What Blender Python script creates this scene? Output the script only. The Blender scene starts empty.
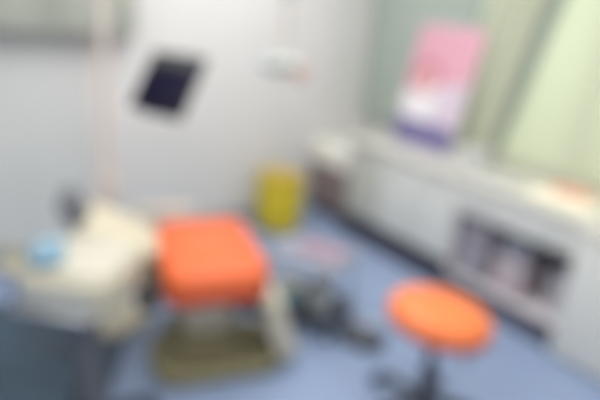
import bpy, bmesh, math, random
from mathutils import Vector, Matrix
random.seed(7)
C = bpy.context.scene.collection
DEFOCUS = True
PI = math.pi
def rad(a): return math.radians(a)

# ------------------------------------------------------------------ materials
def lin(c):
    return tuple(((v/255)/12.92 if v/255 <= .04045 else ((v/255+.055)/1.055)**2.4) for v in c) + (1,)
_m = {}
def mat(name, rgb, rough=.5, metal=0, vary=.06, scale=14, spec=.4, coat=0, bump=0):
    if name in _m: return _m[name]
    m = bpy.data.materials.new(name); m.use_nodes = True
    nt = m.node_tree; b = nt.nodes['Principled BSDF']
    tc = nt.nodes.new('ShaderNodeTexCoord'); no = nt.nodes.new('ShaderNodeTexNoise')
    no.inputs['Scale'].default_value = scale; no.inputs['Detail'].default_value = 4
    nt.links.new(tc.outputs['Object'], no.inputs['Vector'])
    cr = nt.nodes.new('ShaderNodeValToRGB')
    l = lin(rgb)
    cr.color_ramp.elements[0].color = tuple(v*(1-vary) for v in l[:3])+(1,)
    cr.color_ramp.elements[1].color = tuple(min(1, v*(1+vary)) for v in l[:3])+(1,)
    cr.color_ramp.elements[0].position = .3; cr.color_ramp.elements[1].position = .7
    nt.links.new(no.outputs['Fac'], cr.inputs['Fac']); nt.links.new(cr.outputs['Color'], b.inputs['Base Color'])
    b.inputs['Roughness'].default_value = rough; b.inputs['Metallic'].default_value = metal
    b.inputs['Specular IOR Level'].default_value = spec; b.inputs['Coat Weight'].default_value = coat
    if bump:
        bp = nt.nodes.new('ShaderNodeBump'); bp.inputs['Strength'].default_value = bump; bp.inputs['Distance'].default_value = .01
        nt.links.new(no.outputs['Fac'], bp.inputs['Height']); nt.links.new(bp.outputs['Normal'], b.inputs['Normal'])
    _m[name] = m
    return m

WALL = mat('wall_paint', (216, 215, 213), .8, vary=.015, scale=3)
CEIL = mat('ceiling_paint', (240, 240, 238), .9, vary=.01)
WALL_SHADE = mat('wall_shade_grey', (208, 210, 208), .6, vary=.015, scale=3)
WHITE = mat('white_laminate', (212, 214, 210), .4, vary=.015)
TOPW = mat('pale_worktop', (206, 204, 196), .35, vary=.02, scale=30)
CREAM = mat('cream_plastic', (194, 188, 168), .35, vary=.02, coat=.2)
CREAM2 = mat('cream_vinyl', (200, 192, 170), .5, vary=.03)
GREYC = mat('grey_cream_casting', (205, 198, 178), .45, vary=.04)
OLIVE = mat('olive_beige_cover', (132, 126, 96), .5, vary=.08)
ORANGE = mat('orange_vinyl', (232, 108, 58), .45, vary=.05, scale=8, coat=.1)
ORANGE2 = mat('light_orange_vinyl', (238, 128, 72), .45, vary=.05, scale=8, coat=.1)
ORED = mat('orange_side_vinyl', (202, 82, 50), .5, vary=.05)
DARK = mat('dark_grey_plastic', (58, 62, 72), .45, vary=.08)
DARK2 = mat('mid_grey_plastic', (98, 100, 106), .5, vary=.08)
BLACK = mat('black_rubber', (34, 36, 42), .6, vary=.08)
CHROME = mat('brushed_steel', (190, 192, 196), .3, 1, vary=.04)
SCREEN = mat('dark_navy_screen', (14, 10, 38), .4, vary=.1, spec=.2)
SCREEN2 = mat('charcoal_bezel', (44, 44, 48), .5, vary=.06, spec=.2)
YELLOW = mat('yellow_bin_plastic', (212, 190, 48), .45, vary=.05)
YELL2 = mat('dull_yellow_lid', (188, 160, 62), .5, vary=.05)
MAUVE = mat('brown_mauve_front', (132, 118, 118), .6, vary=.08)
GGREEN = mat('grey_green_laminate', (188, 190, 182), .5, vary=.03)
TGREEN = mat('grey_green_cupboard', (166, 170, 160), .5, vary=.03)
KICK = mat('dark_toe_kick', (62, 65, 84), .6, vary=.06)
INNER = mat('pale_grey_board', (214, 210, 214), .7, vary=.06)  # even pale grey of the bay's boards
BLUE = mat('light_blue_paper', (118, 152, 172), .8, vary=.05)
CYAN = mat('pale_cyan_plastic', (150, 186, 196), .5, vary=.05)
PINK = mat('dusty_pink_plastic', (166, 132, 146), .5, vary=.05)
BGREY = mat('blue_grey_steel', (142, 146, 160), .5, vary=.05)
LGREY = mat('light_grey_plastic', (178, 182, 180), .5, vary=.05)
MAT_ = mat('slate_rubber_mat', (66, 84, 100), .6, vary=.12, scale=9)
SALMON = mat('salmon_plastic', (228, 176, 164), .5, vary=.04)
SAGE = mat('sage_grey_metal', (166, 176, 168), .5, vary=.04)
POSTC = mat('warm_white_tube', (214, 202, 194), .4, vary=.03)
PAPER = mat('cream_paper', (242, 238, 214), .8, vary=.02)
CORAL = mat('coral_card', (226, 160, 142), .7, vary=.04)
P_PINK = mat('poster_pink', (212, 158, 174), .5, vary=.05)
P_LILAC = mat('poster_lilac', (204, 190, 204), .5, vary=.05)
P_WHITE = mat('poster_white', (226, 222, 226), .5, vary=.02)
P_NAVY = mat('poster_violet', (114, 108, 150), .5, vary=.06)
P_RED = mat('poster_red_brown', (188, 112, 126), .5, vary=.08)
P_SKIN = mat('poster_skin', (222, 182, 182), .5, vary=.04)

def floor_mat():
    m = bpy.data.materials.new('blue_vinyl_tiles'); m.use_nodes = True
    nt = m.node_tree; b = nt.nodes['Principled BSDF']
    tc = nt.nodes.new('ShaderNodeTexCoord'); br = nt.nodes.new('ShaderNodeTexBrick'); no = nt.nodes.new('ShaderNodeTexNoise')
    br.offset = 0; br.inputs['Scale'].default_value = 1.0
    br.inputs['Brick Width'].default_value = .6; br.inputs['Row Height'].default_value = .6
    br.inputs['Mortar Size'].default_value = .004
    br.inputs['Color1'].default_value = lin((146, 163, 194)); br.inputs['Color2'].default_value = lin((140, 158, 190))
    br.inputs['Mortar'].default_value = lin((118, 130, 158))
    nt.links.new(tc.outputs['Object'], br.inputs['Vector'])
    no.inputs['Scale'].default_value = 60
    nt.links.new(tc.outputs['Object'], no.inputs['Vector'])
    mx = nt.nodes.new('ShaderNodeMixRGB'); mx.blend_type = 'MULTIPLY'; mx.inputs['Fac'].default_value = .12
    nt.links.new(br.outputs['Color'], mx.inputs['Color1']); nt.links.new(no.outputs['Color'], mx.inputs['Color2'])
    nt.links.new(mx.outputs['Color'], b.inputs['Base Color'])
    b.inputs['Roughness'].default_value = .38
    return m
def cloth_mat(name, rgb, trans=.45):
    m = bpy.data.materials.new(name); m.use_nodes = True
    nt = m.node_tree; nt.nodes.clear()
    out = nt.nodes.new('ShaderNodeOutputMaterial'); d = nt.nodes.new('ShaderNodeBsdfDiffuse'); t = nt.nodes.new('ShaderNodeBsdfTranslucent')
    mx = nt.nodes.new('ShaderNodeMixShader'); mx.inputs[0].default_value = trans
    no = nt.nodes.new('ShaderNodeTexWave'); no.inputs['Scale'].default_value = 40; no.inputs['Distortion'].default_value = 2
    cr = nt.nodes.new('ShaderNodeValToRGB'); l = lin(rgb)
    cr.color_ramp.elements[0].color = tuple(v*.96 for v in l[:3])+(1,); cr.color_ramp.elements[1].color = l
    nt.links.new(no.outputs['Fac'], cr.inputs['Fac'])
    nt.links.new(cr.outputs[0], d.inputs[0]); nt.links.new(cr.outputs[0], t.inputs[0])
    nt.links.new(d.outputs[0], mx.inputs[1]); nt.links.new(t.outputs[0], mx.inputs[2]); nt.links.new(mx.outputs[0], out.inputs[0])
    return m
def glass_mat():
    m = bpy.data.materials.new('clear_window_glass'); m.use_nodes = True
    nt = m.node_tree; nt.nodes.clear()
    out = nt.nodes.new('ShaderNodeOutputMaterial'); g = nt.nodes.new('ShaderNodeBsdfGlossy'); t = nt.nodes.new('ShaderNodeBsdfTransparent')
    g.inputs['Roughness'].default_value = .05; t.inputs[0].default_value = (.93, .98, .94, 1)
    mx = nt.nodes.new('ShaderNodeMixShader'); mx.inputs[0].default_value = .06
    nt.links.new(t.outputs[0], mx.inputs[1]); nt.links.new(g.outputs[0], mx.inputs[2]); nt.links.new(mx.outputs[0], out.inputs[0])
    return m
DRAPE_G = cloth_mat('grey_green_curtain_cloth', (172, 180, 174), .2)
DRAPE_Y = cloth_mat('pale_olive_curtain_cloth', (212, 214, 198), .3)
SHEER = cloth_mat('mint_sheer_cloth', (218, 220, 200), .45)

# ------------------------------------------------------------------ geometry helpers
def link(name, bm, m, parent=None, smooth=True, loc=(0, 0, 0), rot=(0, 0, 0)):
    me = bpy.data.meshes.new(name); bm.normal_update(); bm.to_mesh(me); bm.free()
    me.materials.append(m)
    if smooth:
        for p in me.polygons: p.use_smooth = True
        me.set_sharp_from_angle(angle=rad(40))
    o = bpy.data.objects.new(name, me); C.objects.link(o)
    o.location = loc; o.rotation_euler = rot
    if parent: o.parent = parent
    return o
def thing(name, label, cat, loc=(0, 0, 0), rz=0, group=None):
    o = bpy.data.objects.new(name, None); o.empty_display_size = .1; C.objects.link(o)
    o.location = loc; o.rotation_euler = (0, 0, rz); tag(o, label, cat, group); return o
def tag(o, label, cat, group=None):
    o['label'] = label; o['category'] = cat
    if group: o['group'] = group
    return o
def struct(o):
    o['kind'] = 'structure'; return o
def box(x0, x1, y0, y1, z0, z1, bev=0, seg=3, bm=None, M=None):
    """adds a bevelled box to bm"""
    t = bmesh.new(); bmesh.ops.create_cube(t, size=1)
    for v in t.verts:
        v.co = Vector(((x0+x1)/2+v.co.x*(x1-x0), (y0+y1)/2+v.co.y*(y1-y0), (z0+z1)/2+v.co.z*(z1-z0)))
    if bev: bmesh.ops.bevel(t, geom=t.edges[:], offset=bev, segments=seg, profile=.5, affect='EDGES')
    return merge(bm, t, M)
def merge(bm, t, M=None):
    if M is not None: bmesh.ops.transform(t, matrix=M, verts=t.verts)
    if bm is None: return t
    me = bpy.data.meshes.new('tmp'); t.to_mesh(me); t.free(); bm.from_mesh(me); bpy.data.meshes.remove(me)
    return bm
def tube(pts, r, n=14, bm=None):
    """swept round tube through pts; r a number or a list"""
    t = bmesh.new(); pts = [Vector(p) for p in pts]; rings = []
    up = Vector((0, 0, 1))
    for i, p in enumerate(pts):
        a = pts[max(i-1, 0)]; b = pts[min(i+1, len(pts)-1)]
        d = (b-a).normalized(); s = d.cross(up)
        if s.length < .05: s = d.cross(Vector((1, 0, 0)))
        s.normalize(); q = s.cross(d).normalized()
        rr = r[i] if isinstance(r, (list, tuple)) else r
        rings.append([t.verts.new(p+rr*(math.cos(2*PI*k/n)*s+math.sin(2*PI*k/n)*q)) for k in range(n)])
    for a, b in zip(rings, rings[1:]):
        for k in range(n): t.faces.new((a[k], a[(k+1) % n], b[(k+1) % n], b[k]))
    t.faces.new(rings[0]); t.faces.new(rings[-1][::-1]); bmesh.ops.recalc_face_normals(t, faces=t.faces)
    return merge(bm, t)
def lathe(prof, n=40, bm=None, sx=1, sy=1, M=None):
    t = bmesh.new(); rings = []
    for r, z in prof: rings.append([t.verts.new((max(r, .0005)*sx*math.cos(2*PI*k/n), max(r, .0005)*sy*math.sin(2*PI*k/n), z)) for k in range(n)])
    for a, b in zip(rings, rings[1:]):
        for k in range(n): t.faces.new((a[k], a[(k+1) % n], b[(k+1) % n], b[k]))
    t.faces.new(rings[0][::-1]); t.faces.new(rings[-1]); bmesh.ops.recalc_face_normals(t, faces=t.faces)
    return merge(bm, t, M)
def slab(outline, z0, z1, bev=0, seg=4, bm=None, M=None):
    """extruded outline (list of x, y) with rounded rims"""
    t = bmesh.new(); lo = [t.verts.new((x, y, z0)) for x, y in outline]; hi = [t.verts.new((x, y, z1)) for x, y in outline]
    n = len(outline)
    t.faces.new(lo[::-1]); t.faces.new(hi)
    for k in range(n): t.faces.new((lo[k], lo[(k+1) % n], hi[(k+1) % n], hi[k]))
    bmesh.ops.recalc_face_normals(t, faces=t.faces)
    if bev:
        e = [e for e in t.edges if abs(e.verts[0].co.z-e.verts[1].co.z) < 1e-6]
        bmesh.ops.bevel(t, geom=e, offset=bev, segments=seg, profile=.5, affect='EDGES')
    return merge(bm, t, M)
def rrect(w, d, r, n=8, cx=0, cy=0):
    o = []
    for sx, sy, a in ((1, 1, 0), (-1, 1, 90), (-1, -1, 180), (1, -1, 270)):
        for k in range(n+1):
            t = rad(a+90*k/n); o.append((cx+sx*(w/2-r)+r*math.cos(t), cy+sy*(d/2-r)+r*math.sin(t)))
    return o

# ------------------------------------------------------------------ room frame: s runs along the window wall, d points into it
RZ = math.atan2(-.791, .611)
def W(s, d, z=0): return (0.3+.611*s+.791*d, 4.08-.791*s+.611*d, z)
O = W(0, 0)
S0, S1, D0, D1, HT = -.4, 4.7, -4.3, .5, 2.75
def rm(name, bm, m): return struct(link(name, bm, m, None, False, O, (0, 0, RZ)))
rm('floor', box(S0-.1, S1+.1, D0-.1, D1+.1, -.1, 0), floor_mat())
rm('ceiling', box(S0-.1, S1+.1, D0-.1, D1+.1, HT, HT+.1), CEIL)
rm('wall_back', box(S0-.1, S0, D0, D1, 0, HT), WALL)
rm('wall_left', box(S0, S1, D0-.1, D0, 0, HT), WALL)
rm('wall_front', box(S1, S1+.1, D0, D1, 0, HT), WALL)
WS0, WS1, WZ0, WZ1 = -.28, 2.5, .80, 2.35
b = box(S0, WS0, D1, D1+.12, 0, HT); box(WS1, S1, D1, D1+.12, 0, HT, bm=b)
box(WS0, WS1, D1, D1+.12, 0, WZ0, bm=b); box(WS0, WS1, D1, D1+.12, WZ1, HT, bm=b)
rm('wall_right', b, WALL)
# window: frame with two mullions, panes
b = bmesh.new()
for a in (WS0, .62, 1.53, WS1-.06): box(a, a+.06, D1+.04, D1+.1, WZ0, WZ1, .006, bm=b)
box(WS0, WS1, D1+.04, D1+.1, WZ0, WZ0+.06, .006, bm=b); box(WS0, WS1, D1+.04, D1+.1, WZ1-.06, WZ1, .006, bm=b)
win = rm('window_1', b, WHITE)
GL = glass_mat()
for k, (a, c) in enumerate(((WS0+.06, .62), (.68, 1.53), (1.59, WS1-.06))):
    p = link('window_pane', box(a, c, D1+.066, D1+.072, WZ0+.06, WZ1-.06), GL, win, False)
# added grey panel, the back wall's shade put into its colour, with a rounded warm-white edge strip
rm('wall_shade_panel', box(S0, S0+.02, D0, -1.82, 0, HT, .004), WALL_SHADE)
rm('trim_2', box(S0, S0+.03, -1.82, -1.76, 0, HT, .008), mat('warm_trim', (220, 214, 210), .6, vary=.02))
rm('baseboard_back', box(S0+.02, S0+.035, D0, -.1, 0, .08, .004), mat('grey_baseboard', (150, 154, 160), .6))

# outside the window: lawn, sunlit hedge
b = box(-6, 12, .9, 14, -.6, -.5)
lawn = link('ground', b, mat('pale_paving', (205, 212, 190), .9, vary=.05, scale=2), None, False, O, (0, 0, RZ)); struct(lawn)

# ------------------------------------------------------------------ curtains
def curtain(name, label, m, s0t, s1t, s0b, s1b, d, z0, z1, waves, amp, group):
    bm = bmesh.new(); nu, nv = waves*14, 16; g = []
    for j in range(nv+1):
        v = j/nv; a = s0b+(s0t-s0b)*v; c = s1b+(s1t-s1b)*v; row = []
        for i in range(nu+1):
            u = i/nu
            row.append(bm.verts.new((a+(c-a)*u, d-amp*(1.1+math.sin(2*PI*waves*u+.6*math.sin(5*u+v))), z0+(z1-z0)*v)))
        g.append(row)
    for j in range(nv):
        for i in range(nu): bm.faces.new((g[j][i], g[j][i+1], g[j+1][i+1], g[j+1][i]))
    t = thing(name, label, 'curtain', O, RZ, group)
    link('drape', bm, m, t)
    hb = bmesh.new()
    for k in range(waves):
        s = s0t+(s1t-s0t)*(k+.5)/waves
        lathe([(.014, -.003), (.018, 0), (.014, .003)], 16, hb, M=Matrix.Translation((s, d-amp, z1+.012)) @ Matrix.Rotation(PI/2, 4, 'Y'))
    link('curtain_rings', hb, CHROME, t)['kind'] = 'stuff'
    return t
ZT = 2.40
curtain('curtain', 'grey green pleated curtain in the corner behind the pink poster', DRAPE_G, -.33, .80, -.33, .62, .47, .78, ZT, 9, .018, 'curtains at the window')
curtain('curtain', 'pale olive pleated curtain just beyond the pink poster', DRAPE_Y, .88, 1.28, .66, 1.02, .47, .78, ZT, 5, .022, 'curtains at the window')
curtain('curtain', 'narrow grey green gathered curtain between the olive one and the sheer', DRAPE_G, 1.27, 1.40, 1.0, 1.05, .465, .78, ZT, 2, .014, 'curtains at the window')
curtain('sheer_curtain', 'pale mint sheer curtain glowing over the desk with coral card', SHEER, .75, 2.55, .75, 2.55, .49, .765, ZT, 12, .006, 'curtains at the window')
t = thing('curtain_rail', 'slim steel rail carrying the curtains above the window', 'curtain rail', O, RZ)
link('rail', tube([(-.38, .445, ZT+.014), (2.6, .445, ZT+.014)], .009), CHROME, t)
for s in (-.3, 1.4, 2.55): link('bracket', box(s, s+.015, .44, .505, ZT+.004, ZT+.034, .003), CHROME, t)

# ------------------------------------------------------------------ fitted furniture along the window wall
HZ = .75
def handle(parent, s, z, d=-.03, w=.1):
    bm = tube([(s-w/2, d, z), (s-w/2, d-.025, z), (s+w/2, d-.025, z), (s+w/2, d, z)], .005, 10)
    return link('handle', bm, CHROME, parent)
def cabinet(label, s0, s1, doors, m, d0=0, top=HZ-.04, kick=True, group='white base cabinets under the worktop'):
    t = thing('base_cabinet', label, 'cabinet', O, RZ, group)
    z0 = .155 if kick else .02
    link('carcass', box(s0+.002, s1-.002, d0, .49, z0, top, .002), m, t)
    if kick: link('toe_kick', box(s0+.002, s1-.002, d0+.015, .45, 0, z0, .002), KICK, t)
    else: link('plinth', box(s0+.004, s1-.004, d0+.01, .48, 0, z0), LGREY, t)
    w = (s1-s0)/doors
    for k in range(doors):
        dr = link('door', box(s0+k*w+.004, s0+(k+1)*w-.004, d0-.02, d0, z0+.005, top-.005, .003), m, t)
        handle(dr, s0+k*w+w*.5, top-.06, d0-.02)
    return t
cabinet('grey green cabinet with a single door next to the low wash stand', .12, .47, 1, GGREEN)
cabinet('white two-door cabinet below the pink poster', .47, 1.14, 2, WHITE)
cabinet('white cabinet standing forward beside the dark knee space', 1.96, 2.8, 2, WHITE, -.11, kick=False)
# knee space unit: drawer row above, open shelf bay below
t = thing('open_desk_unit', 'white desk unit with a drawer row over a dark open bay', 'desk', O, RZ)
a, c = 1.142, 1.958
link('back_panel', box(a, c, .46, .48, .1, HZ-.04), INNER, t)
link('side_panel', box(a, a+.016, .0, .46, .1, HZ-.22), INNER, t)
link('side_panel', box(c-.016, c, .0, .46, .1, HZ-.22), INNER, t)
link('toe_kick', box(a, c, .01, .46, 0, .085), KICK, t)
link('bottom_shelf', box(a, c, .0, .46, .085, .1, .002), INNER, t)
link('drawer_case', box(a, c, .0, .46, HZ-.22, HZ-.04, .002), WHITE, t)
for k in range(2):
    w = (c-a)/2
    dr = link('drawer', box(a+k*w+.003, a+(k+1)*w-.003, -.02, 0, HZ-.215, HZ-.045, .003), WHITE, t)
    handle(dr, a+(k+.5)*w, HZ-.13, -.02)
# one continuous worktop
wt = link('worktop', slab([(.10, -.04), (1.94, -.04), (1.94, -.14), (2.82, -.14), (2.82, .497), (.10, .497)], HZ-.04, HZ, .006), TOPW, None, True, O, (0, 0, RZ))
tag(wt, 'pale worktop running along the window over cabinets and desk', 'worktop')
# low wash stand in the corner
t = thing('wash_stand', 'low cream-topped wash stand with a dark mauve front in the corner', 'wash stand', O, RZ)
link('carcass', box(-.36, .095, .0, .49, .08, .56, .004), MAUVE, t)
link('toe_kick', box(-.35, .09, .04, .46, 0, .08), KICK, t)
dr = link('door', box(-.35, -.135, -.018, 0, .09, .455, .003), MAUVE, t); handle(dr, -.18, .41, -.018, .05)
dr = link('door', box(-.13, .09, -.018, 0, .09, .455, .003), MAUVE, t); handle(dr, -.08, .41, -.018, .05)
BASIN = mat('cream_basin', (240, 238, 228), .35, vary=.02)
ap = link('apron', box(-.37, .097, -.03, .0, .46, .56, .006), BASIN, t)
bm = slab(rrect(.467, .53, .03, 6, -.1365, .225), .56, .62, .02)
link('basin_top', bm, BASIN, t)
bm = lathe([(.15, .62), (.17, .622), (.175, .632), (.165, .640), (.15, .632), (.11, .624), (.03, .621)], 40, M=Matrix.Translation((-.14, .2, 0)))
link('basin_rim', bm, WHITE, t)
bm = tube([(-.14, .43, .62), (-.14, .43, .78), (-.14, .41, .82), (-.14, .36, .84), (-.14, .3, .83), (-.14, .28, .80)], .011, 12)
link('tap', bm, CHROME, t)

# things in the open bay
struct(link('toe_shadow_strip', box(.1, 1.955, -.085, .012, 0, .02, .004), mat('toe_shadow_dark', (78, 82, 100), .6), None, True, O, (0, 0, RZ)))  # flat dark strip painting the floor shadow in front of the toe kicks
def onbay(s, d, z=.1): return W(s, d, z)
t = thing('computer_tower', 'grey computer tower in the open bay nearest the two-door cabinet', 'computer', onbay(1.29, .24), RZ)
link('case', box(-.09, .09, -.19, .19, .0, .39, .006), mat('tower_grey', (164, 160, 168), .5), t)
link('front_bezel', box(-.085, .085, -.205, -.19, .01, .38, .005), mat('tower_front', (156, 152, 162), .5), t)
link('power_button', lathe([(.008, 0), (.009, .004), (.006, .006)], 16, M=Matrix.Translation((0, -.205, .33)) @ Matrix.Rotation(PI/2, 4, 'X')), CHROME, t)
link('disc_drive', box(-.07, .07, -.209, -.205, .27, .3, .001), DARK2, t)
t = thing('storage_box', 'pale pink lidded storage box in the middle of the open bay', 'box', onbay(1.545, .17, .1), RZ)
link('tub', slab(rrect(.2, .26, .02), 0, .2, .006), mat('pale_pink_box', (184, 170, 176), .6), t)
link('lid', slab(rrect(.215, .275, .025), .2, .23, .006), mat('pale_pink_lid', (190, 178, 182), .6), t)
t = thing('storage_box', 'small grey box stacked on top of the pale pink one', 'box', onbay(1.545, .17, .33), RZ)
link('tub', slab(rrect(.17, .2, .015), 0, .11, .005), BGREY, t)
link('lid', slab(rrect(.18, .21, .018), .11, .125, .004), LGREY, t)
t = thing('paper_bin', 'pale grey tapered paper bin in the bay beside the forward cabinet', 'bin', onbay(1.81, .2), RZ)
link('bucket', lathe([(.07, 0), (.075, .005), (.09, .27), (.096, .28), (.088, .275), (.07, .02)], 36), mat('bin_grey', (184, 180, 186), .5), t)
link('rim', lathe([(.088, .27), (.1, .275), (.1, .285), (.088, .29)], 36), DARK, t)

# things on the worktop
t = thing('keyboard', 'light grey keyboard on the worktop under the olive curtain', 'keyboard', W(1.24, .13, HZ), RZ+rad(4))
link('body', box(-.17, .17, -.065, .065, 0, .016, .004), LGREY, t)
kb = bmesh.new()
for r in range(5):
    for q in range(14): box(-.16+q*.023, -.141+q*.023, -.055+r*.022, -.037+r*.022, .016, .021, .002, 1, bm=kb)
link('keycaps', kb, WHITE, t)['kind'] = 'stuff'
t = thing('desk_printer', 'low pale grey printer beside the poster by the window', 'printer', W(.98, .33, HZ), RZ)
link('housing', slab(rrect(.26, .22, .03), 0, .1, .015), mat('pale_printer', (196, 196, 194), .5), t)
link('paper_tray', box(-.1, .1, -.16, -.1, .01, .022, .004), LGREY, t)
link('control_panel', box(.05, .12, -.11, -.06, .1, .104, .001), DARK2, t)
t = thing('paper_pad', 'thick cream paper pad spread on the worktop below the sheer curtain', 'paper', W(1.72, .2, HZ), RZ+rad(-6))
link('pages', box(-.2, .2, -.15, .15, 0, .022, .002), PAPER, t)
link('binding', box(-.205, -.19, -.152, .152, 0, .025, .003), LGREY, t)
t = thing('card_box', 'coral card box lying on the cream paper pad', 'box', W(1.71, .24, HZ+.0245), RZ+rad(8))
link('box_body', box(-.1, .1, -.04, .04, 0, .03, .003), CORAL, t)
link('box_lid', box(-.102, .102, -.042, .042, .022, .036, .003), mat('coral_lid', (232, 172, 150), .7), t)

# ------------------------------------------------------------------ leaning poster board
t = thing('poster_board', 'pink poster board with a violet foot band leaning against the curtain', 'poster', W(.535, .25, HZ+.002), RZ)
t.rotation_euler = (rad(-11.8), 0, RZ)
PW, PH = .56, .87
link('board', box(-PW/2, PW/2, 0, .012, 0, PH, .002), P_WHITE, t)
def flat(outline, dy, m, name):
    bm = bmesh.new(); f = [bm.verts.new((x, -dy, z)) for x, z in outline]; k = [bm.verts.new((x, 0, z)) for x, z in outline]
    n = len(f); bm.faces.new(f); bm.faces.new(k[::-1])
    for i in range(n): bm.faces.new((f[i], f[(i+1) % n], k[(i+1) % n], k[i]))
    bmesh.ops.recalc_face_normals(bm, faces=bm.faces)
    return link(name, bm, m, t, False)
def ell(cx, cz, rx, rz, n=32, a0=0, a1=360): return [(cx+rx*math.cos(rad(a0+(a1-a0)*k/n)), cz+rz*math.sin(rad(a0+(a1-a0)*k/n))) for k in range(n)]
flat([(-.275, .40), (.275, .50), (.275, .865), (-.275, .865)], .0015, P_PINK, 'pink_field')
flat([(.04, .17), (.275, .17), (.275, .5), (.04, .455)], .0015, P_LILAC, 'lilac_field')
flat([(-.275, .005), (.275, .005), (.275, .17), (.1, .2), (-.1, .23), (-.275, .23)], .002, P_NAVY, 'violet_band')
flat(ell(-.11, .50, .115, .125), .003, P_RED, 'portrait_hair')
flat(ell(-.10, .475, .065, .088), .004, P_SKIN, 'portrait_face')
flat([(-.25, .2), (.05, .19), (.03, .33), (-.05, .375), (-.1, .35), (-.15, .375), (-.23, .33)], .0035, P_WHITE, 'portrait_coat')
for x in (-.125, -.075): flat(ell(x, .49, .012, .005, 12), .005, P_RED, 'portrait_eye')
flat(ell(-.10, .43, .022, .007, 14), .005, P_RED, 'portrait_mouth')

# ------------------------------------------------------------------ wall cupboard, top of the back wall
t = thing('wall_cupboard', 'long grey green wall cupboard hung on the back wall', 'cupboard', O, RZ)
sC = S0+.021
link('carcass', box(sC, sC+.13, -3.3, -1.54, 1.40, 2.1, .004), TGREEN, t)
for k in range(4):
    dr = link('door', box(sC+.13, sC+.148, -3.3+k*.44+.003, -3.3+(k+1)*.41-.003, 1.405, 2.095, .003), TGREEN, t)
    link('handle', tube([(sC+.148, -3.3+k*.44+.35, 1.46), (sC+.17, -3.3+k*.44+.35, 1.46), (sC+.17, -3.3+k*.44+.35, 1.58), (sC+.148, -3.3+k*.44+.35, 1.58)], .005, 10), CHROME, dr)

# ------------------------------------------------------------------ yellow pedal bin
t = thing('pedal_bin', 'yellow pedal bin with a domed lid beside the wash stand', 'bin', (-.16, 3.86, 0), rad(-40))
link('bucket', slab(rrect(.30, .26, .06), .015, .40, .012), YELLOW, t)
link('base_ring', slab(rrect(.31, .27, .062), 0, .02, .004), DARK2, t)
link('lid', slab(rrect(.315, .275, .066), .40, .455, .025), YELL2, t)
link('pedal', box(-.05, .05, -.19, -.13, .012, .03, .006), DARK2, t)
link('hinge', box(-.08, .08, .145, .165, .39, .43, .005), MAUVE, t)

# ------------------------------------------------------------------ dental chair
cx, cy = -.415, 2.28
u_ang = rad(21)
t = thing('dental_chair', 'orange dental chair with a cream covered backrest on a cream base', 'dental chair', (cx, cy, 0), u_ang)
# base plate and lift
link('base_plate', slab(rrect(.62, .40, .12, 10, .03, -.12), 0, .07, .025), OLIVE, t)
link('base_cover', slab(rrect(.36, .30, .08, 8, -.02, -.06), .07, .16, .03), OLIVE, t)
link('lift_column', slab(rrect(.26, .24, .06, 8, .0, -.02), .16, .37, .02), GREYC, t)
link('seat_frame', slab(rrect(.46, .36, .06, 8, .0, .0), .36, .41, .015), DARK, t)
# seat: padded slab with raised middle panel and piping
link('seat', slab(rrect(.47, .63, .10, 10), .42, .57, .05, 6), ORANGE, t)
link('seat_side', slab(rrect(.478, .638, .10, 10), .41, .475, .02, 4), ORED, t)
link('seat_seam', tube([(x, y, .5702) for x, y in rrect(.32, .46, .06, 8)]+[(.16, .17, .5702)], .004, 8), ORED, t)
# lowered leg rest, cream moulding with dark foot pad
Mx = Matrix.Translation((.23, -.10, .38)) @ Matrix.Rotation(rad(70), 4, 'Y')
link('leg_rest', slab(rrect(.38, .30, .06, 8, .17, -.05), -.05, .06, .035, 4, M=Mx), GREYC, t)
Mx2 = Matrix.Translation((.15, -.24, .36)) @ Matrix.Rotation(rad(20), 4, 'Y')
link('foot_pad', slab(rrect(.18, .16, .04), -.025, .025, .015, M=Mx2), DARK, t)
# backrest rises to the left
Mb = Matrix.Translation((-.25, .02, .53)) @ Matrix.Rotation(rad(27), 4, 'Y')
link('backrest', slab(rrect(.38, .38, .11, 10, -.18, .02), -.03, .065, .045, 6, M=Mb), CREAM2, t)
link('backrest_shell', slab(rrect(.34, .32, .09, 10, -.18, .02), -.055, -.02, .015, 4, M=Mb), DARK, t)
Mh = Matrix.Translation((-.575, .03, .75)) @ Matrix.Rotation(rad(58), 4, 'Y')
hr = link('headrest', slab(rrect(.17, .22, .05, 8), -.035, .045, .03, 5, M=Mh), DARK2, t)
link('headrest_stem', tube([(-.53, .03, .67), (-.60, .03, .75)], .016), CHROME, hr)
# dark hinge block, its tone standing for the shade between backrest and seat
link('hinge_shade_block', slab(rrect(.09, .50, .03, 6, -.295, -.02), .38, .54, .02), mat('dark_olive_shade', (76, 70, 58), .5), t)
ar = link('armrest', slab(rrect(.28, .05, .024, 6, -.17, .33), .60, .63, .012), GREYC, t)
link('armrest_post', tube([(-.2, .25, .43), (-.2, .325, .45), (-.2, .33, .605)], .012), GREYC, ar)

# ------------------------------------------------------------------ operating light on its floor post, carrying the monitor arm
px_, py_ = -.93, 2.42
t = thing('operating_light', 'operating light with a salmon handle on a tall warm white post', 'lamp', (px_, py_, 0))
link('foot', lathe([(.17, 0), (.175, .01), (.16, .03), (.05, .045), (.03, .06)], 40), GREYC, t)
link('post', tube([(0, 0, .04), (0, 0, .7), (0, 0, 1.98)], .019, 18), POSTC, t)
link('collar', lathe([(.03, .72), (.034, .73), (.034, .80), (.03, .81)], 24), POSTC, t)
link('swivel_cap', lathe([(.03, 1.9), (.036, 1.91), (.036, 1.99), (.02, 2.01)], 24), SAGE, t)
link('upper_arm', tube([(.0, 0, 1.95), (.15, .02, 1.965), (.52, .07, 1.88), (.80, .10, 1.72)], .014, 14), POSTC, t)
link('elbow', lathe([(.02, -.025), (.026, -.015), (.026, .015), (.02, .025)], 20, M=Matrix.Translation((.80, .10, 1.71))), SAGE, t)
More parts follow.
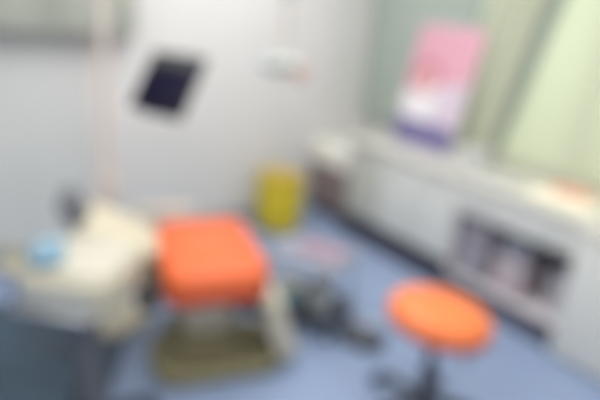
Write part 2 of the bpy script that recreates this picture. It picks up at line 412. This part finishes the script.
link('lower_arm', tube([(.80, .10, 1.71), (.805, .11, 1.55), (.79, .11, 1.44)], .011, 14), POSTC, t)
Mh = Matrix.Translation((.79, .11, 1.38)) @ Matrix.Rotation(rad(10), 4, 'Z') @ Matrix.Rotation(rad(25), 4, 'X')
hd = link('lamp_head', slab(rrect(.17, .08, .038, 8, 0, 0), -.015, .035, .016, 4, M=Mh), mat('pale_lamp_shell', (158, 166, 160), .4, vary=.02), t)
link('reflector', slab(rrect(.09, .065, .03, 8, -.03, 0), -.022, -.014, .003, 2, M=Mh), SAGE, hd)
link('lamp_handle', tube([Mh @ Vector(p) for p in ((.085, 0, 0), (.11, 0, -.005), (.12, 0, -.03), (.10, 0, -.055), (.05, 0, -.05))], .014, 12), SALMON, hd)
link('blue_sensor', lathe([(.016, -.01), (.018, 0), (.014, .012)], 16, M=Mh @ Matrix.Translation((-.097, 0, .01))), mat('pale_blue_knob', (176, 190, 212), .5), hd)

# monitor
t = thing('monitor', 'black flat monitor tilted on a thin arm against the white wall', 'monitor', (-.69, 2.56, 1.255))
Mm = Matrix.Rotation(rad(-26), 4, 'Z') @ Matrix.Rotation(rad(-36), 4, 'X')
t.rotation_euler = Mm.to_euler()
link('housing', box(-.16, .16, 0, .03, -.165, .165, .008), SCREEN2, t)
link('screen', box(-.15, .15, -.003, .0, -.155, .08, .001), SCREEN, t)
link('header_strip', box(-.15, .15, -.003, .0, .083, .155, .001), mat('screen_dark_grey', (66, 68, 70), .4), t)  # plain dark grey upper part of the screen
link('rear_boss', box(-.05, .05, .03, .05, -.05, .05, .006), DARK2, t)
inv = Mm.inverted()
pt = lambda p: inv @ (Vector(p)-Vector((-.69, 2.56, 1.255)))
link('support_arm', tube([pt((px_+.018, py_, 1.12)), pt((-.82, 2.50, 1.12)), pt((-.72, 2.63, 1.16)), pt((-.673, 2.606, 1.23))], .011, 12), mat('white_arm', (208, 206, 206), .4), t)

# ------------------------------------------------------------------ delivery unit
ux, uy = -.735, 1.645
t = thing('delivery_unit', 'cream dental delivery unit with hanging handpieces on a wheeled stand', 'dental unit', (ux, uy, 0), rad(-8))
link('body', slab(rrect(.32, .33, .07, 8), .61, .77, .035, 5), CREAM, t)
link('tray_top', slab(rrect(.28, .29, .06, 8), .768, .778, .004, 2), mat('ivory_tray', (194, 190, 176), .4), t)
link('control_strip', box(-.12, .12, -.178, -.165, .68, .73, .004), LGREY, t)
link('handle', tube([(-.13, -.165, .665), (-.13, -.205, .66), (.13, -.205, .66), (.13, -.165, .665)], .009, 12), CHROME, t)
link('neck_plate', lathe([(.06, .575), (.075, .585), (.075, .612), (.05, .615)], 28), LGREY, t)
link('column', tube([(0, 0, .09), (0, 0, .62)], .045, 20), DARK2, t)
bs = link('wheeled_base', lathe([(.05, .06), (.06, .065), (.05, .10), (.03, .14)], 24), DARK, t)
for k in range(4):
    a_ = rad(45+90*k); e = (.24*math.cos(a_), .24*math.sin(a_))
    link('base_leg', tube([(0, 0, .085), (e[0]*.6, e[1]*.6, .075), (e[0], e[1], .06)], [.026, .022, .018], 12), DARK, t)
    w_ = link('castor', lathe([(.015, -.012), (.026, -.010), (.026, .010), (.015, .012)], 20, M=Matrix.Translation((e[0], e[1], .026)) @ Matrix.Rotation(PI/2, 4, 'X') @ Matrix.Rotation(a_, 4, 'Y')), BLACK, t)
# handpiece rack sticking out at the unit's side
rk = link('handpiece_rack', slab(rrect(.20, .12, .03, 6, -.25, .04), .655, .695, .014), GREYC, t)
for k in range(4):
    x = -.32+k*.045
    hp = link('handpiece', tube([(x, .04, .60), (x, .02, .70), (x, -.0, .76), (x, -.03, .79)], [.012, .014, .011, .006], 12), (SAGE, CREAM, SAGE, GREYC)[k], t)
    link('hose', tube([(x, .04, .60), (x+.01, .05, .45), (x+.05, .05, .32), (x+.15, .04, .30), (-.04+.01*k, .0, .40), (-.028, 0, .5)], .006, 8), DARK2, hp)
t = thing('tissue_pack', 'light blue tissue pack on the cream delivery unit', 'tissues', (ux-.10, uy-.045, .778), rad(20))
link('wrapper', slab(rrect(.10, .17, .02, 5), 0, .04, .012), BLUE, t)
link('tissue_tip', slab([(-.02, -.03), (.025, -.02), (.02, .03), (-.015, .025)], .038, .058, .004), mat('white_tissue', (160, 184, 198), .9), t)

# ------------------------------------------------------------------ slate mat on the floor
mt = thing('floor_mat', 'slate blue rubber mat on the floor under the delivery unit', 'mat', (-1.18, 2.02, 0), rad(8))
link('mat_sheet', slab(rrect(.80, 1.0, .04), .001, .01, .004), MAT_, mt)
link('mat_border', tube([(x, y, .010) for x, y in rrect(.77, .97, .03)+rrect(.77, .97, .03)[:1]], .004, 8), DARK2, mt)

# ------------------------------------------------------------------ low instrument trolley between chair and stool
tx, ty = .10, 2.60
t = thing('instrument_trolley', 'low blue grey two-shelf trolley between the dental chair and orange stool', 'trolley', (tx, ty, 0), rad(-28))
link('top_shelf', slab(rrect(.42, .32, .03), .40, .418, .006), BGREY, t)
link('bottom_shelf', slab(rrect(.42, .32, .03), .10, .115, .005), DARK, t)
for sx in (-1, 1):
    for sy in (-1, 1):
        x, y = sx*.185, sy*.135
        link('post', tube([(x, y, .05), (x, y, .43)], .010, 12), CHROME, t)
        link('castor', lathe([(.012, -.01), (.024, -.009), (.024, .009), (.012, .01)], 20, M=Matrix.Translation((x, y, .025)) @ Matrix.Rotation(PI/2, 4, 'X')), BLACK, t)
def onT(x, y, z):
    c_, s_ = math.cos(rad(-28)), math.sin(rad(-28)); return (tx+x*c_-y*s_, ty+x*s_+y*c_, z)
k = thing('instrument_tray', 'shallow dusty pink tray on the upper trolley shelf', 'tray', onT(.04, .02, .418), rad(-28))
link('tray_body', slab(rrect(.26, .12, .02), 0, .02, .005), PINK, k)
link('tray_liner', slab(rrect(.23, .09, .015), .02, .023, .001), mat('mauve_liner', (158, 130, 146), .7), k)
k = thing('plastic_tub', 'pale cyan tub on the lower shelf of the trolley', 'tub', onT(-.09, -.07, .115), rad(-28))
link('tub_body', lathe([(.055, 0), (.06, .005), (.068, .11), (.062, .11), (.05, .02)], 32), CYAN, k)
link('tub_lid', lathe([(.066, .105), (.072, .11), (.072, .125), (.03, .135)], 32), mat('ivory_lid', (206, 208, 190), .5), k)
k = thing('metal_canister', 'light grey canister on the lower shelf beside the cyan tub', 'canister', onT(.09, -.04, .115), rad(-28))
link('can_body', lathe([(.062, 0), (.066, .005), (.066, .15), (.06, .155)], 32), LGREY, k)
link('can_lid', lathe([(.068, .153), (.07, .156), (.066, .172), (.02, .178)], 32), CHROME, k)
# foot control in front of the cupboards
k = thing('foot_control', 'dark slate foot control on the floor beside the trolley', 'foot control', (.39, 2.43, 0), rad(-30))
link('base_disc', slab(rrect(.26, .20, .09, 8), 0, .035, .012), DARK, k)
link('pedal', slab(rrect(.18, .12, .05, 8), .035, .06, .012), DARK2, k)
link('carry_hoop', tube([(-.1, .05, .03), (-.1, .06, .10), (.1, .06, .10), (.1, .05, .03)], .008, 10), CHROME, k)

# ------------------------------------------------------------------ orange stool
t = thing('operator_stool', 'orange cushioned stool on a dark five-arm wheeled base', 'stool', (.61, 1.90, 0), rad(-20))
tilt = Matrix.Translation((0, 0, .46)) @ Matrix.Rotation(rad(4), 4, 'Y')
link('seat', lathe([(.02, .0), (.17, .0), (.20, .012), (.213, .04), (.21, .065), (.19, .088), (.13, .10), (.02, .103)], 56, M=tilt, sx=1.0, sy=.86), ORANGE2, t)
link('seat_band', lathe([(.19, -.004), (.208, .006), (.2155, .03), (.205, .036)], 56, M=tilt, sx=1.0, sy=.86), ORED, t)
link('under_plate', lathe([(.03, -.035), (.16, -.025), (.19, -.005), (.19, .006)], 48, M=tilt, sx=1.0, sy=.86), BLACK, t)
link('gas_column', tube([(0, 0, .09), (0, 0, .28), (0, 0, .281), (0, 0, .45)], [.027, .027, .017, .017], 18), DARK, t)
link('height_lever', tube([(0, 0, .425), (.12, -.1, .42), (.16, -.135, .41)], .006, 10), CHROME, t)
link('hub', lathe([(.03, .06), (.045, .065), (.045, .10), (.03, .12)], 24), DARK, t)
for q in range(5):
    a_ = rad(72*q+10); e = (.25*math.cos(a_), .25*math.sin(a_))
    link('base_arm', tube([(0, 0, .092), (e[0]*.6, e[1]*.6, .085), (e[0], e[1], .065)], [.024, .02, .015], 12), DARK, t)
    w_ = bmesh.new()
    for dz in (-.014, .014):
        lathe([(.012, -.008), (.027, -.006), (.027, .006), (.012, .008)], 20, w_, M=Matrix.Translation((e[0], e[1], .027)) @ Matrix.Rotation(a_, 4, 'Z') @ Matrix.Rotation(PI/2, 4, 'X') @ Matrix.Translation((0, 0, dz)))
    tube([(e[0], e[1], .02), (e[0], e[1], .07)], .009, 10, w_)
    link('castor', w_, BLACK, t)

# ------------------------------------------------------------------ light
def area(name, loc, rot, sx, sy, power, col):
    l = bpy.data.lights.new(name, 'AREA'); l.shape = 'RECTANGLE'; l.size = sx; l.size_y = sy; l.energy = power; l.color = col
    o = bpy.data.objects.new(name, l); C.objects.link(o); o.location = loc; o.rotation_euler = rot; return o
area('ceiling_light', W(2.2, -2.2, 2.7), (0, 0, RZ), 3.6, 3.2, 88, (1, .985, .96))
area('corner_fill', W(.75, -.9, 2.7), (0, 0, RZ), 1.4, 1.4, 32, (1, .985, .96))  # added fill lamp that lifts the back wall near the corner
area('daylight', W(1.3, 1.25, 1.9), (rad(-68), 0, RZ), 3.0, 1.6, 27, (.97, 1, .86))
w = bpy.data.worlds.new('overcast_sky'); bpy.context.scene.world = w; w.use_nodes = True
bg = w.node_tree.nodes['Background']; bg.inputs['Color'].default_value = (.9, 1, .9, 1); bg.inputs['Strength'].default_value = .6

# ------------------------------------------------------------------ camera
cam = bpy.data.cameras.new('camera'); co = bpy.data.objects.new('camera', cam); C.objects.link(co)
cam.sensor_width = 36; cam.lens = 36*530/600; cam.clip_start = .02
co.location = (0, 0, 1.65)
co.rotation_euler = (Matrix.Rotation(rad(70), 3, 'X') @ Matrix.Rotation(rad(5), 3, 'Z')).to_euler()
if DEFOCUS:   # the photograph was taken far out of focus: lens focused close up
    cam.dof.use_dof = True; cam.dof.focus_distance = .12
    cam.dof.aperture_fstop = 31.8/1000/(2*13.5/530/(1/.12-1/2.7))
sc = bpy.context.scene
sc.camera = co
sc.view_settings.view_transform = 'Standard'
